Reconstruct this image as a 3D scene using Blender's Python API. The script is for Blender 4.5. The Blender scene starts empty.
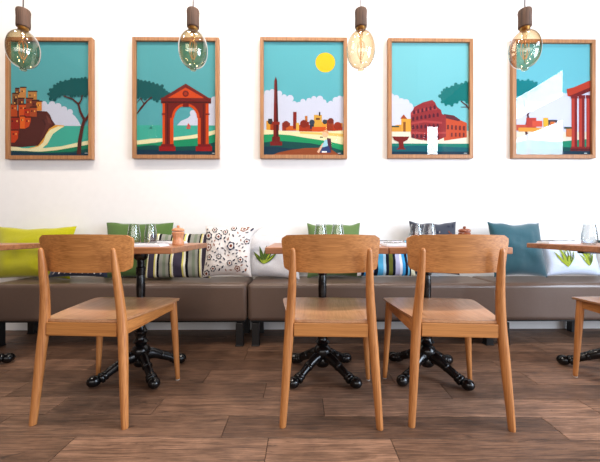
import bpy, bmesh, math, random
from mathutils import Vector, Matrix, noise
C = bpy.context.scene.collection
PI = math.pi
R = math.radians
rnd = random.Random(7)

# ------------------------------------------------------------------ camera, world, lights, exposure
TH = R(0.6)                      # the camera is turned a touch to the right of the wall's normal
H = 0.83
cam_d = bpy.data.cameras.new('camera'); cam = bpy.data.objects.new('camera', cam_d); C.objects.link(cam)
cam_d.sensor_width = 36; cam_d.lens = 36*320/600.0; cam_d.clip_start = 0.02
cam.location = (0, 0, H); cam.rotation_euler = (PI/2, 0, -TH)
bpy.context.scene.camera = cam
sc = bpy.context.scene
sc.view_settings.view_transform = 'Standard'
sc.view_settings.look = 'None'
sc.view_settings.gamma = 1.0
sc.view_settings.use_curve_mapping = False
sc.view_settings.exposure = -0.1
w = bpy.data.worlds.new('world'); sc.world = w; w.use_nodes = True
w.node_tree.nodes['Background'].inputs[0].default_value = (0.9, 0.95, 1.0, 1)
w.node_tree.nodes['Background'].inputs[1].default_value = 0.15

def area(name, loc, rot, sx, sy, power, col):
    d = bpy.data.lights.new(name, 'AREA'); d.shape = 'RECTANGLE'; d.size = sx; d.size_y = sy
    d.energy = power; d.color = col
    o = bpy.data.objects.new(name, d); C.objects.link(o); o.location = loc; o.rotation_euler = rot
    return o
# daylight through the openings of the right wall and of the shop front behind the camera
area('daylight_right_lower', (3.56, -0.04, 1.40), (0, PI/2, 0), 1.84, 2.28, 230, (0.72, 0.84, 1.0))
area('daylight_right_upper', (3.56, -0.04, 2.81), (0, PI/2, 0), 0.34, 2.28, 44, (0.72, 0.84, 1.0))
area('daylight_shop_front', (-0.3, -2.56, 1.70), (PI/2, 0, 0), 5.6, 1.36, 88, (1.0, 0.96, 0.93))
area('daylight_side_light', (3.37, -2.56, 1.87), (PI/2, 0, 0), 0.26, 3.1, 50, (0.86, 0.92, 1.0))
# warm fill lights added at the unseen ceiling to brighten wall and tables
for lx, ly in ((-2.6, 1.35), (-1.2, 1.35), (0.2, 1.35), (1.6, 1.35), (-0.5, 0.6)):
    d = bpy.data.lights.new('added_fill_light', 'AREA'); d.shape = 'DISK'; d.size = 0.35
    d.energy = 34; d.color = (1.0, 0.88, 0.76)
    o = bpy.data.objects.new('added_fill_light', d); C.objects.link(o); o.location = (lx, ly, 3.93)

# ------------------------------------------------------------------ helpers
def lin(c):
    def f(v):
        v /= 255.0
        return v/12.92 if v <= 0.04045 else ((v+0.055)/1.055)**2.4
    return (f(c[0]), f(c[1]), f(c[2]), 1.0)

def newmat(name):
    m = bpy.data.materials.new(name); m.use_nodes = True
    nt = m.node_tree
    return m, nt, nt.nodes['Principled BSDF']

def plain(name, rgb, rough=0.6, metal=0.0, spec=0.5, noise=0.06, nscale=40, bump=0.0):
    m, nt, b = newmat(name)
    b.inputs['Roughness'].default_value = rough; b.inputs['Metallic'].default_value = metal
    b.inputs['Specular IOR Level'].default_value = spec
    tc = nt.nodes.new('ShaderNodeTexCoord'); n = nt.nodes.new('ShaderNodeTexNoise')
    n.inputs['Scale'].default_value = nscale; n.inputs['Detail'].default_value = 4
    nt.links.new(tc.outputs['Object'], n.inputs['Vector'])
    r = nt.nodes.new('ShaderNodeValToRGB'); c = lin(rgb)
    r.color_ramp.elements[0].position = 0.3; r.color_ramp.elements[1].position = 0.7
    r.color_ramp.elements[0].color = tuple(v*(1-noise) for v in c[:3])+(1,)
    r.color_ramp.elements[1].color = tuple(min(1, v*(1+noise)) for v in c[:3])+(1,)
    nt.links.new(n.outputs['Fac'], r.inputs[0]); nt.links.new(r.outputs[0], b.inputs['Base Color'])
    if bump:
        bp = nt.nodes.new('ShaderNodeBump'); bp.inputs['Strength'].default_value = bump; bp.inputs['Distance'].default_value = 0.002
        nt.links.new(n.outputs['Fac'], bp.inputs['Height']); nt.links.new(bp.outputs[0], b.inputs['Normal'])
    return m

def fabric(name, rgb, sheen=0.3, noise=0.12):
    m = plain(name, rgb, 0.9, 0, 0.2, noise, 260, 0.35)
    m.node_tree.nodes['Principled BSDF'].inputs['Sheen Weight'].default_value = sheen
    return m

def wood(name, light, dark, axis, rough=0.42, freq=1.0):
    """axis = direction the grain runs (0 x, 1 y, 2 z)"""
    m, nt, b = newmat(name)
    b.inputs['Roughness'].default_value = rough
    tc = nt.nodes.new('ShaderNodeTexCoord'); mp = nt.nodes.new('ShaderNodeMapping')
    s = [34*freq]*3; s[axis] = 0.9*freq
    mp.inputs['Scale'].default_value = s
    nt.links.new(tc.outputs['Object'], mp.inputs['Vector'])
    n = nt.nodes.new('ShaderNodeTexNoise'); n.inputs['Scale'].default_value = 1.3; n.inputs['Detail'].default_value = 6
    n.inputs['Roughness'].default_value = 0.62; n.inputs['Distortion'].default_value = 0.5
    nt.links.new(mp.outputs[0], n.inputs['Vector'])
    mp2 = nt.nodes.new('ShaderNodeMapping'); s2 = [170*freq]*3; s2[axis] = 3*freq; mp2.inputs['Scale'].default_value = s2
    nt.links.new(tc.outputs['Object'], mp2.inputs['Vector'])
    n2 = nt.nodes.new('ShaderNodeTexNoise'); n2.inputs['Scale'].default_value = 1.5; n2.inputs['Detail'].default_value = 3
    nt.links.new(mp2.outputs[0], n2.inputs['Vector'])
    mx = nt.nodes.new('ShaderNodeMath'); mx.operation = 'MULTIPLY_ADD'; mx.inputs[1].default_value = 0.5
    nt.links.new(n2.outputs['Fac'], mx.inputs[0]); 
    sc1 = nt.nodes.new('ShaderNodeMath'); sc1.operation = 'MULTIPLY'; sc1.inputs[1].default_value = 0.5
    nt.links.new(n.outputs['Fac'], sc1.inputs[0]); nt.links.new(sc1.outputs[0], mx.inputs[2])
    r = nt.nodes.new('ShaderNodeValToRGB')
    r.color_ramp.elements[0].position = 0.34; r.color_ramp.elements[0].color = lin(dark)
    r.color_ramp.elements[1].position = 0.58; r.color_ramp.elements[1].color = lin(light)
    nt.links.new(mx.outputs[0], r.inputs[0]); nt.links.new(r.outputs[0], b.inputs['Base Color'])
    bp = nt.nodes.new('ShaderNodeBump'); bp.inputs['Strength'].default_value = 0.15; bp.inputs['Distance'].default_value = 0.001
    nt.links.new(mx.outputs[0], bp.inputs['Height']); nt.links.new(bp.outputs[0], b.inputs['Normal'])
    return m

def glassmat(name, tint, edge, refl=1.0, rough=0.02):
    """thin clear shell: tinted transmission, darker tint at grazing angles, Fresnel reflection"""
    m = bpy.data.materials.new(name); m.use_nodes = True; nt = m.node_tree
    for n in list(nt.nodes): nt.nodes.remove(n)
    out = nt.nodes.new('ShaderNodeOutputMaterial'); mix = nt.nodes.new('ShaderNodeMixShader')
    tr = nt.nodes.new('ShaderNodeBsdfTransparent'); gl = nt.nodes.new('ShaderNodeBsdfGlossy'); gl.inputs['Roughness'].default_value = rough
    lw = nt.nodes.new('ShaderNodeLayerWeight'); lw.inputs['Blend'].default_value = 0.35
    mc = nt.nodes.new('ShaderNodeMix'); mc.data_type = 'RGBA'
    mc.inputs[6].default_value = tuple(tint)+(1,); mc.inputs[7].default_value = tuple(edge)+(1,)
    nt.links.new(lw.outputs['Facing'], mc.inputs[0]); nt.links.new(mc.outputs[2], tr.inputs[0])
    lf = nt.nodes.new('ShaderNodeLayerWeight'); lf.inputs['Blend'].default_value = 0.5
    pw = nt.nodes.new('ShaderNodeMath'); pw.operation = 'POWER'; pw.inputs[1].default_value = 5.0
    nt.links.new(lf.outputs['Facing'], pw.inputs[0])
    fr = nt.nodes.new('ShaderNodeMath'); fr.operation = 'MULTIPLY_ADD'; fr.inputs[1].default_value = 0.92; fr.inputs[2].default_value = 0.04
    nt.links.new(pw.outputs[0], fr.inputs[0])
    mu = nt.nodes.new('ShaderNodeMath'); mu.operation = 'MULTIPLY'; mu.inputs[1].default_value = refl; mu.use_clamp = True
    nt.links.new(fr.outputs[0], mu.inputs[0]); nt.links.new(mu.outputs[0], mix.inputs[0])
    nt.links.new(tr.outputs[0], mix.inputs[1]); nt.links.new(gl.outputs[0], mix.inputs[2]); nt.links.new(mix.outputs[0], out.inputs[0])
    return m

def finish(name, bm, mats, parent=None, smooth=True, bevel=0, angle=40, keep=False):
    me = bpy.data.meshes.new(name)
    if not keep: bmesh.ops.recalc_face_normals(bm, faces=bm.faces[:])
    bm.to_mesh(me); bm.free()
    if not isinstance(mats, (list, tuple)): mats = [mats]
    for m in mats: me.materials.append(m)
    o = bpy.data.objects.new(name, me); C.objects.link(o)
    if parent: o.parent = parent
    if smooth:
        for p in me.polygons: p.use_smooth = True
        me.set_sharp_from_angle(angle=R(angle))
    if bevel:
        b = o.modifiers.new('bevel', 'BEVEL'); b.width = bevel; b.segments = 3; b.limit_method = 'ANGLE'; b.angle_limit = R(35)
    return o

def thing(name, label, cat, loc=(0, 0, 0), rz=0, group=None):
    o = bpy.data.objects.new(name, None); C.objects.link(o); o.empty_display_size = 0.1
    o.location = loc; o.rotation_euler = (0, 0, rz); o['label'] = label; o['category'] = cat
    if group: o['group'] = group
    return o
def tag(o, label, cat, group=None):
    o['label'] = label; o['category'] = cat
    if group: o['group'] = group
    return o
def dup(root, loc, rz, label, group=None):
    r = root.copy(); C.objects.link(r); r.location = loc; r.rotation_euler = (0, 0, rz); r['label'] = label
    if group: r['group'] = group
    for ch in list(root.children):
        c = ch.copy(); C.objects.link(c); c.parent = r
        for g in list(ch.children):
            d = g.copy(); C.objects.link(d); d.parent = c
    return r
def struct(name, bm, m, parent=None, **k):
    o = finish(name, bm, m, parent, smooth=False, **k)
    if not parent: o['kind'] = 'structure'
    return o

def box(bm, x0, x1, y0, y1, z0, z1, mi=0):
    v = [bm.verts.new((x, y, z)) for z in (z0, z1) for y in (y0, y1) for x in (x0, x1)]
    for f in ((0, 2, 3, 1), (4, 5, 7, 6), (0, 1, 5, 4), (2, 6, 7, 3), (0, 4, 6, 2), (1, 3, 7, 5)):
        bm.faces.new([v[i] for i in f]).material_index = mi
def boxes(*bs):
    bm = bmesh.new()
    for b in bs: box(bm, *b)
    return bm

def lathe(bm, prof, n=24, cx=0, cy=0, mi=0, closed=True):
    rings = []
    for r, z in prof:
        if r < 1e-5: rings.append([bm.verts.new((cx, cy, z))])
        else: rings.append([bm.verts.new((cx+r*math.cos(2*PI*i/n), cy+r*math.sin(2*PI*i/n), z)) for i in range(n)])
    for a, b in zip(rings, rings[1:]):
        if len(a) == 1 and len(b) == 1: continue
        for i in range(n):
            j = (i+1) % n
            if len(a) == 1: f = (a[0], b[j], b[i])
            elif len(b) == 1: f = (a[i], a[j], b[0])
            else: f = (a[i], a[j], b[j], b[i])
            bm.faces.new(f).material_index = mi
    if closed:
        for rg in (rings[0], rings[-1]):
            if len(rg) > 1: bm.faces.new(rg).material_index = mi

def smoothpath(pts, k=6):
    """Catmull-Rom through points; each point is (x,y,z,rx,ry)"""
    P = [pts[0]]+list(pts)+[pts[-1]]; out = []
    for i in range(1, len(P)-2):
        for s in range(k):
            t = s/k
            out.append(tuple(0.5*((2*P[i][c])+(-P[i-1][c]+P[i+1][c])*t+(2*P[i-1][c]-5*P[i][c]+4*P[i+1][c]-P[i+2][c])*t*t+(-P[i-1][c]+3*P[i][c]-3*P[i+1][c]+P[i+2][c])*t**3) for c in range(len(P[0]))))
    out.append(tuple(pts[-1])); return out

def sweep(bm, pts, n=14, ref=(0, 1, 0), cap=0.5, power=2.0, mi=0):
    """tube with an elliptic section; pts (x,y,z,ra,rb); ra across, rb along ref"""
    ref = Vector(ref); L = len(pts); P = [Vector(p[:3]) for p in pts]
    rings = []
    def ring(c, T, ra, rb):
        A = T.cross(ref).normalized(); B = A.cross(T).normalized(); rg = []
        for i in range(n):
            a = 2*PI*i/n; ca, sa = math.cos(a), math.sin(a)
            ex = 2/power
            rg.append(bm.verts.new(c+A*(ra*math.copysign(abs(ca)**ex, ca))+B*(rb*math.copysign(abs(sa)**ex, sa))))
        return rg
    T0 = (P[1]-P[0]).normalized(); T1 = (P[-1]-P[-2]).normalized()
    if cap:
        for q in (0.95, 0.7, 0.35): 
            s = math.sqrt(1-q*q); rings.append(ring(P[0]-T0*(q*cap*pts[0][3])+T0*0, T0, pts[0][3]*max(s, .15), pts[0][4]*max(s, .15)))
    for i in range(L):
        T = (P[min(i+1, L-1)]-P[max(i-1, 0)]).normalized(); rings.append(ring(P[i], T, pts[i][3], pts[i][4]))
    if cap:
        for q in (0.35, 0.7, 0.95):
            s = math.sqrt(1-q*q); rings.append(ring(P[-1]+T1*(q*cap*pts[-1][3]), T1, pts[-1][3]*max(s, .15), pts[-1][4]*max(s, .15)))
    for a, b in zip(rings, rings[1:]):
        for i in range(n):
            j = (i+1) % n; bm.faces.new((a[i], a[j], b[j], b[i])).material_index = mi
    bm.faces.new(rings[0]).material_index = mi; bm.faces.new(rings[-1]).material_index = mi

def CF(x, d):      # point measured from the camera (right, ahead) to room coordinates
    return (x*math.cos(TH)+d*math.sin(TH), -x*math.sin(TH)+d*math.cos(TH))
def WX(px, Y):     # room x, at distance Y from the camera plane, of a photo column
    u = (px-300)/320.0
    return Y*(u*math.cos(TH)+math.sin(TH))/(math.cos(TH)-u*math.sin(TH))

# ------------------------------------------------------------------ materials
M = {}
M['wall'] = plain('white_plaster', (240, 238, 236), 0.85, 0, 0.2, 0.012, 18)
M['ceil'] = plain('ceiling_paint', (150, 146, 142), 0.9, 0, 0.2, 0.01, 10)
M['darkwall'] = plain('umber_wall_paint', (96, 84, 76), 0.85, 0, 0.2, 0.03, 18)
M['trim'] = plain('white_trim', (225, 223, 222), 0.55, 0, 0.4, 0.01, 10)
M['winframe'] = plain('window_frame_paint', (70, 70, 72), 0.5)
M['oak_x'] = wood('oak_across', (194, 130, 70), (150, 92, 42), 0)
M['oak_z'] = wood('oak_upright', (192, 128, 72), (150, 90, 44), 2)
M['oak_y'] = wood('oak_lengthwise', (192, 128, 70), (146, 88, 42), 1)
M['oak_seat'] = wood('oak_seat_veneer', (196, 146, 108), (168, 114, 76), 1, 0.3)
M['table_wood'] = wood('table_wood', (176, 116, 74), (118, 70, 42), 0, 0.38)
M['frame_wood'] = wood('frame_wood', (178, 126, 82), (124, 82, 52), 2, 0.5, 1.5)
M['iron'] = plain('black_cast_iron', (7, 7, 9), 0.22, 0.0, 0.5, 0.2, 60, 0.2)
M['vinyl'] = plain('brown_vinyl', (100, 82, 72), 0.3, 0, 0.5, 0.04, 90, 0.12)
M['leg'] = plain('black_leg', (14, 13, 14), 0.5)
M['holder'] = wood('weathered_dark_wood', (104, 74, 56), (44, 30, 24), 2, 0.7)
M['glide'] = plain('pale_plastic_glide', (190, 186, 180), 0.5)
M['brass'] = plain('brass', (190, 150, 90), 0.3, 1.0)
M['cable'] = plain('cable_sheath', (74, 62, 60), 0.7)
M['wire'] = plain('clear_hanging_line', (215, 210, 208), 0.4)
M['steel'] = plain('cutlery_steel', (120, 120, 125), 0.25, 0.9)
M['paper'] = fabric('white_napkin', (236, 236, 240), 0.1, 0.02)
M['millwood'] = wood('mill_wood', (214, 150, 108), (176, 108, 70), 2, 0.35, 2)
M['millwood_dark'] = wood('mill_wood_dark', (150, 80, 48), (100, 50, 30), 2, 0.3, 2)
M['clear'] = glassmat('clear_glass', (0.98, 0.99, 0.99), (0.62, 0.66, 0.68), 1.8, 0.12)
M['pane'] = glassmat('picture_glass', (0.98, 0.99, 0.99), (0.95, 0.97, 0.97), 1.0, 0.0)
M['winpane'] = glassmat('window_glass', (0.97, 0.98, 0.98), (0.9, 0.92, 0.92), 1.0, 0.0)
M['amber'] = glassmat('amber_glass', (0.97, 0.89, 0.74), (0.62, 0.42, 0.20), 2.0)
M['olive'] = glassmat('olive_glass', (0.88, 0.80, 0.62), (0.42, 0.33, 0.18), 2.8)
fm, fnt, fb = newmat('filament'); fb.inputs['Base Color'].default_value = lin((200, 120, 50)); fb.inputs['Roughness'].default_value = 0.4
fb.inputs['Emission Color'].default_value = (1.0, 0.55, 0.18, 1); fb.inputs['Emission Strength'].default_value = 0.25
M['filament'] = fm

# floor: worn dark oak boards
fl, nt, b = newmat('dark_oak_boards')
at = nt.nodes.new('ShaderNodeAttribute'); at.attribute_name = 'board'
tc = nt.nodes.new('ShaderNodeTexCoord')
sp = nt.nodes.new('ShaderNodeSeparateColor'); nt.links.new(at.outputs['Color'], sp.inputs[0])
cb = nt.nodes.new('ShaderNodeCombineXYZ')
m1 = nt.nodes.new('ShaderNodeMath'); m1.operation = 'MULTIPLY'; m1.inputs[1].default_value = 37.0; nt.links.new(sp.outputs[0], m1.inputs[0]); nt.links.new(m1.outputs[0], cb.inputs[0]); nt.links.new(m1.outputs[0], cb.inputs[2])
va = nt.nodes.new('ShaderNodeVectorMath'); va.operation = 'ADD'; nt.links.new(tc.outputs['Object'], va.inputs[0]); nt.links.new(cb.outputs[0], va.inputs[1])
def fnoise(scale3, sc_, det, ro, dist):
    mp = nt.nodes.new('ShaderNodeMapping'); mp.inputs['Scale'].default_value = scale3; nt.links.new(va.outputs[0], mp.inputs['Vector'])
    n = nt.nodes.new('ShaderNodeTexNoise'); n.inputs['Scale'].default_value = sc_; n.inputs['Detail'].default_value = det; n.inputs['Roughness'].default_value = ro; n.inputs['Distortion'].default_value = dist
    nt.links.new(mp.outputs[0], n.inputs['Vector']); return n
def framp(src, p0, c0, p1, c1):
    r = nt.nodes.new('ShaderNodeValToRGB'); r.color_ramp.elements[0].position = p0; r.color_ramp.elements[0].color = c0
    r.color_ramp.elements[1].position = p1; r.color_ramp.elements[1].color = c1; nt.links.new(src, r.inputs[0]); return r
def fmul(a, c, f):
    x = nt.nodes.new('ShaderNodeMix'); x.data_type = 'RGBA'; x.blend_type = 'MULTIPLY'; x.inputs[0].default_value = f
    nt.links.new(a, x.inputs[6]); nt.links.new(c, x.inputs[7]); return x.outputs[2]
base = framp(sp.outputs[1], 0.0, lin((106, 78, 60)), 1.0, lin((146, 112, 90)))
g1 = fnoise((1.4, 22, 1), 2.0, 8, .7, 1.2); g2 = fnoise((6, 160, 1), 1.5, 4, .6, .3); g3 = fnoise((1, 1.6, 1), 6.0, 6, .65, .4); g4 = fnoise((1.0, 4.0, 1), 9.0, 2, .5, 1.5)
c = fmul(base.outputs[0], framp(g1.outputs['Fac'], .34, (.42, .38, .36, 1), .60, (1.12, 1.1, 1.08, 1)).outputs[0], .9)
c = fmul(c, framp(g2.outputs['Fac'], .38, (.42, .38, .36, 1), .56, (1.18, 1.17, 1.16, 1)).outputs[0], .75)
c = fmul(c, framp(g3.outputs['Fac'], .36, (.62, .60, .58, 1), .60, (1.06, 1.06, 1.07, 1)).outputs[0], .8)
c = fmul(c, framp(g4.outputs['Fac'], .24, (.25, .22, .20, 1), .33, (1, 1, 1, 1)).outputs[0], .8)
nt.links.new(c, b.inputs['Base Color'])
rr = nt.nodes.new('ShaderNodeMapRange'); rr.inputs[3].default_value = 0.36; rr.inputs[4].default_value = 0.66
nt.links.new(g1.outputs['Fac'], rr.inputs[0]); nt.links.new(rr.outputs[0], b.inputs['Roughness'])
bp = nt.nodes.new('ShaderNodeBump'); bp.inputs['Strength'].default_value = 0.5; bp.inputs['Distance'].default_value = 0.003
nt.links.new(g1.outputs['Fac'], bp.inputs['Height']); 
bp2 = nt.nodes.new('ShaderNodeBump'); bp2.inputs['Strength'].default_value = 0.3; bp2.inputs['Distance'].default_value = 0.001
nt.links.new(g2.outputs['Fac'], bp2.inputs['Height']); nt.links.new(bp.outputs[0], bp2.inputs['Normal']); nt.links.new(bp2.outputs[0], b.inputs['Normal'])
M['floor'] = fl
M['joint'] = plain('dark_board_joint', (46, 33, 27), 0.9)

# ------------------------------------------------------------------ room
WY = 2.71; XL, XR, YB, ZC = -4.2, 3.6, -2.6, 4.0
T = 0.12
bm = bmesh.new(); box(bm, XL-T, XR+T, YB-T, WY+T, -0.1, -0.004, 1)
known = {7: (-.917, -.14, .348), 8: (-.332, 1.06), 9: (-1.17, -.69, .095, 1.35), 10: (-1.5, -.2, .74), 11: (-.55, .5), 12: (-1.3, .2, 1.2)}
rw = 0.1545; ang = R(-1.2); cl = bm.loops.layers.float_color.new('board'); fr_ = random.Random(3)
for f in bm.faces:
    for lp in f.loops: lp[cl] = (0, 0, 0, 1)
def board(x0, x1, y0, y1):
    col = (fr_.random(), fr_.random(), fr_.random(), 1); g = 0.0013; e = 0.002
    def P(x, y, z):
        X, Y = x*math.cos(ang)-y*math.sin(ang), x*math.sin(ang)+y*math.cos(ang)
        return (max(XL-T, min(XR+T, X)), max(YB-T, min(WY+T, Y)), z)
    x0 += g; x1 -= g; y0 += g; y1 -= g
    lo = [bm.verts.new(P(x, y, -0.004)) for x, y in ((x0, y0), (x1, y0), (x1, y1), (x0, y1))]
    md = [bm.verts.new(P(x, y, -0.0008)) for x, y in ((x0, y0), (x1, y0), (x1, y1), (x0, y1))]
    hi = [bm.verts.new(P(x, y, 0)) for x, y in ((x0+e, y0+e), (x1-e, y0+e), (x1-e, y1-e), (x0+e, y1-e))]
    fs = [bm.faces.new(hi)]
    for a, c_ in ((lo, md), (md, hi)):
        for k in range(4): fs.append(bm.faces.new((a[k], a[(k+1) % 4], c_[(k+1) % 4], c_[k])))
    for f in fs:
        f.material_index = 0
        for lp in f.loops: lp[cl] = col
for row in range(-20, 21):
    y0 = 1.134+(row-7)*rw-0.005; xs = [-4.6]
    if row in known:
        js = list(known[row]); x = js[0]
        while x > -4: x -= fr_.uniform(.7, 1.3); js.insert(0, x)
        x = js[-1]
        while x < 3.6: x += fr_.uniform(.7, 1.3); js.append(x)
        js = [q for q in js if -4.3 < q < 3.9]
    else:
        js = []; x = -4.4+fr_.uniform(0, .8)
        while x < 3.7: x += fr_.uniform(.7, 1.4); js.append(x)
    ed = [-4.6]+js+[4.2]
    for a, c_ in zip(ed, ed[1:]): board(a, c_, y0, y0+rw)
struct('floor', bm, [M['floor'], M['joint']])
struct('ceiling', boxes((XL-T, XR+T, YB-T, WY+T, ZC, ZC+0.1)), M['ceil'])
struct('wall_back', boxes((XL-T, XR+T, WY, WY+T, 0, ZC)), M['wall'])
struct('wall_left', boxes((XL-T, XL, YB, WY, 0, ZC)), M['darkwall'])
wy0, wy1 = -1.2, 1.12
struct('wall_right', boxes((XR, XR+T, YB, wy0, 0, ZC), (XR, XR+T, wy1, WY, 0, ZC), (XR, XR+T, wy0, wy1, 0, 0.42), (XR, XR+T, wy0, wy1, 3.0, ZC)), M['darkwall'])
struct('wall_front', boxes((XL-T, -3.15, YB-T, YB, 0, ZC), (-3.15, 2.55, YB-T, YB, 0, 1.0), (-3.15, 2.55, YB-T, YB, 2.42, ZC), (2.55, 3.22, YB-T, YB, 0, ZC),
       (3.22, 3.53, YB-T, YB, 0, 0.3), (3.22, 3.53, YB-T, YB, 3.45, ZC), (3.53, XR+T, YB-T, YB, 0, ZC)), M['darkwall'])
def window(name, frames, pane):
    r = bpy.data.objects.new(name, None); C.objects.link(r); r['kind'] = 'structure'
    finish('window_frame', boxes(*frames), M['winframe'], r, smooth=False)
    finish('pane', boxes(pane), M['winpane'], r, smooth=False)
fx0, fx1 = XR+0.02, XR+0.08
window('window_1', [(fx0, fx1, wy0, wy1, 2.34, 2.63), (fx0, fx1, wy0, wy0+.05, 0.42, 3.0), (fx0, fx1, wy1-.04, wy1, 0.42, 3.0), (fx0, fx1, wy0, wy1, 0.42, 0.48), (fx0, fx1, wy0, wy1, 2.97, 3.0), (fx0, fx1, -0.03, 0.03, 0.48, 2.97)],
       (XR+0.045, XR+0.05, wy0, wy1, 0.42, 3.0))
fr = [(-3.15, 2.55, YB-.08, YB-.02, 1.0, 1.06), (-3.15, 2.55, YB-.08, YB-.02, 2.36, 2.42)]
for q in range(5):
    x = -3.15+q*(5.7-.06)/4; fr.append((x, x+.06, YB-.08, YB-.02, 1.0, 2.42))
window('window_2', fr, (-3.15, 2.55, YB-.052, YB-.047, 1.0, 2.42))
window('window_3', [(3.22, 3.25, YB-.08, YB-.02, 0.3, 3.45), (3.50, 3.53, YB-.08, YB-.02, 0.3, 3.45), (3.22, 3.53, YB-.08, YB-.02, 0.3, 0.34), (3.22, 3.53, YB-.08, YB-.02, 3.42, 3.45)],
       (3.22, 3.53, YB-.052, YB-.047, 0.3, 3.45))
struct('baseboard_back', boxes((XL, XR, WY-0.015, WY, 0, 0.10)), M['trim'], bevel=0.003)
struct('trim_1', boxes((XL, XR, WY-0.02, WY, 3.30, 3.33)), M['trim'], bevel=0.003)
# made-up housings for the added fill lights, out of view
lm, lnt, lb = newmat('added_fill_diffuser'); lb.inputs['Emission Color'].default_value = (1, .9, .8, 1); lb.inputs['Emission Strength'].default_value = 6
for k, (lx, ly) in enumerate(((-2.6, 1.35), (-1.2, 1.35), (0.2, 1.35), (1.6, 1.35), (-0.5, 0.6))):
    t = thing('added_fill_lamp', 'added round fill lamp, out of view above the bench tables', 'ceiling lamp', (lx, ly, ZC-0.05), 0, 'added round fill lamps')
    bm = bmesh.new(); lathe(bm, [(0.19, 0.05), (0.2, 0.0), (0.185, 0.0), (0.18, 0.02)], 32, closed=False); finish('rim', bm, M['trim'], t)
    bm = bmesh.new(); lathe(bm, [(0.0, 0.012), (0.18, 0.012), (0.18, 0.016), (0, 0.016)], 32, closed=False); finish('diffuser', bm, lm, t)

# ------------------------------------------------------------------ banquette bench
def bench(x0, x1, label):
    t = thing('bench', label, 'bench', ((x0+x1)/2, 2.5, 0), 0, None)
    hw = (x1-x0)/2-0.003
    bm = bmesh.new(); box(bm, -hw, hw, -0.205, 0.195, 0.18, 0.452)
    o = finish('seat_cushion', bm, M['vinyl'], t); 
    b_ = o.modifiers.new('b', 'BEVEL'); b_.width = 0.03; b_.segments = 5
    for p in o.data.polygons: p.use_smooth = True
    # seam along the top edge
    bm = bmesh.new(); sweep(bm, [(-hw+0.03, -0.199, 0.425, .003, .003), (hw-0.03, -0.199, 0.425, .003, .003)], 8, ref=(0, 0, 1)); finish('piping', bm, M['vinyl'], t)
    bm = boxes((-hw+.02, hw-.02, -0.16, 0.16, 0.165, 0.18)); finish('base_frame', bm, M['leg'], t, smooth=False)
    for sx in (-1, 1):
        for y in (-0.17, 0.13):
            c = sx*(hw-0.055)
            bm = boxes((c-.026, c+.026, y-.026, y+.026, 0.006, 0.167)); box(bm, c-.03, c+.03, y-.03, y+.03, 0, 0.008)
            finish('leg', bm, M['leg'], t, smooth=False, bevel=0.003)
    bm = boxes((-.026, .026, 0.10, 0.15, 0.0, 0.167)); finish('leg', bm, M['leg'], t, smooth=False, bevel=0.003)
bench(-2.205, -0.355, 'brown vinyl bench section under the lime cushion and the grey striped cushion')
bench(-0.355, 1.46, 'middle brown vinyl bench section, behind the two middle tables')
bench(1.46, 3.1, 'rightmost brown vinyl bench section, under the teal cushion')

# ------------------------------------------------------------------ cushions
def cushion(px, top_y, wpx, hpx, Y, label, mats, decals=None, roll=0, lean=12, yaw=0, thick=0.13, ztop=None, group=None, name='cushion', pinch=0.09, flap=0):
    s = 320.0/Y; wd = wpx/s; ht = hpx/s
    x = WX(px, Y)
    n = 26
    def surf(u, v, side, off=0.0):
        e = max(0.0, (1-abs(u)**2.6)*(1-abs(v)**2.6))
        th = thick/2*e**0.48*(1-0.10*v)
        X = u*wd/2*(1-pinch*(1-v*v)); Z = v*ht/2*(1-pinch*(1-u*u))
        # soft creases running from the corners
        th *= 1+0.34*noise.noise(Vector((u*1.7+px*.37, v*1.7, side*3)))*e+0.10*noise.noise(Vector((u*5+px*.37, v*5, side*3)))*e
        Z += 0.012*noise.noise(Vector((u*2.2, px*.61, v)))*max(0, v)
        if flap and u > 0 and v > 0: X += flap*(u**4)*(v**4); th *= 1-.4*(u**4)*(v**4)
        return (X, side*(th+off), Z)
    bm = bmesh.new()
    uvl = bm.loops.layers.uv.new('UVMap')
    grid = {}
    def vert(i, j, side):
        k = (i, j, 0 if i in (0, n) or j in (0, n) else side)
        if k not in grid:
            u = -1+2*i/n; v = -1+2*j/n
            u = math.sin(u*PI/2)*0.35+u*0.65; v = math.sin(v*PI/2)*0.35+v*0.65
            grid[k] = bm.verts.new(surf(u, v, k[2]) if k[2] else surf(u, v, 0))
            grid[k].index = len(grid)
        return grid[k]
    for side in (-1, 1):
        for i in range(n):
            for j in range(n):
                q = [(i, j), (i+1, j), (i+1, j+1), (i, j+1)]
                f = bm.faces.new([vert(a, c, side) for a, c in q])
                for lp, (a, c) in zip(f.loops, q): lp[uvl].uv = (a/n, c/n)
    bmesh.ops.recalc_face_normals(bm, faces=bm.faces[:])
    if decals:
        for poly, mi in decals:
            vs = [bm.verts.new(surf(max(-.97, min(.97, u)), max(-.97, min(.97, v)), -1, 0.0030+0.0007*mi)) for u, v in poly]
            try:
                f = bm.faces.new(vs); f.material_index = mi
                f.normal_update()
                if f.normal.y > 0: f.normal_flip()
            except ValueError: pass
    zt = H+(231-top_y)/s if ztop is None else ztop
    o = finish(name, bm, mats, None, angle=75, keep=True)
    ca = math.cos(R(lean)); zc = zt-ht/2*ca*math.cos(R(roll))
    o.location = (x, Y, zc)
    o.rotation_euler = (Matrix.Rotation(R(yaw), 3, 'Z') @ Matrix.Rotation(-R(lean), 3, 'X') @ Matrix.Rotation(R(roll), 3, 'Y')).to_euler()
    tag(o, label, 'cushion', group)
    return o

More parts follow.
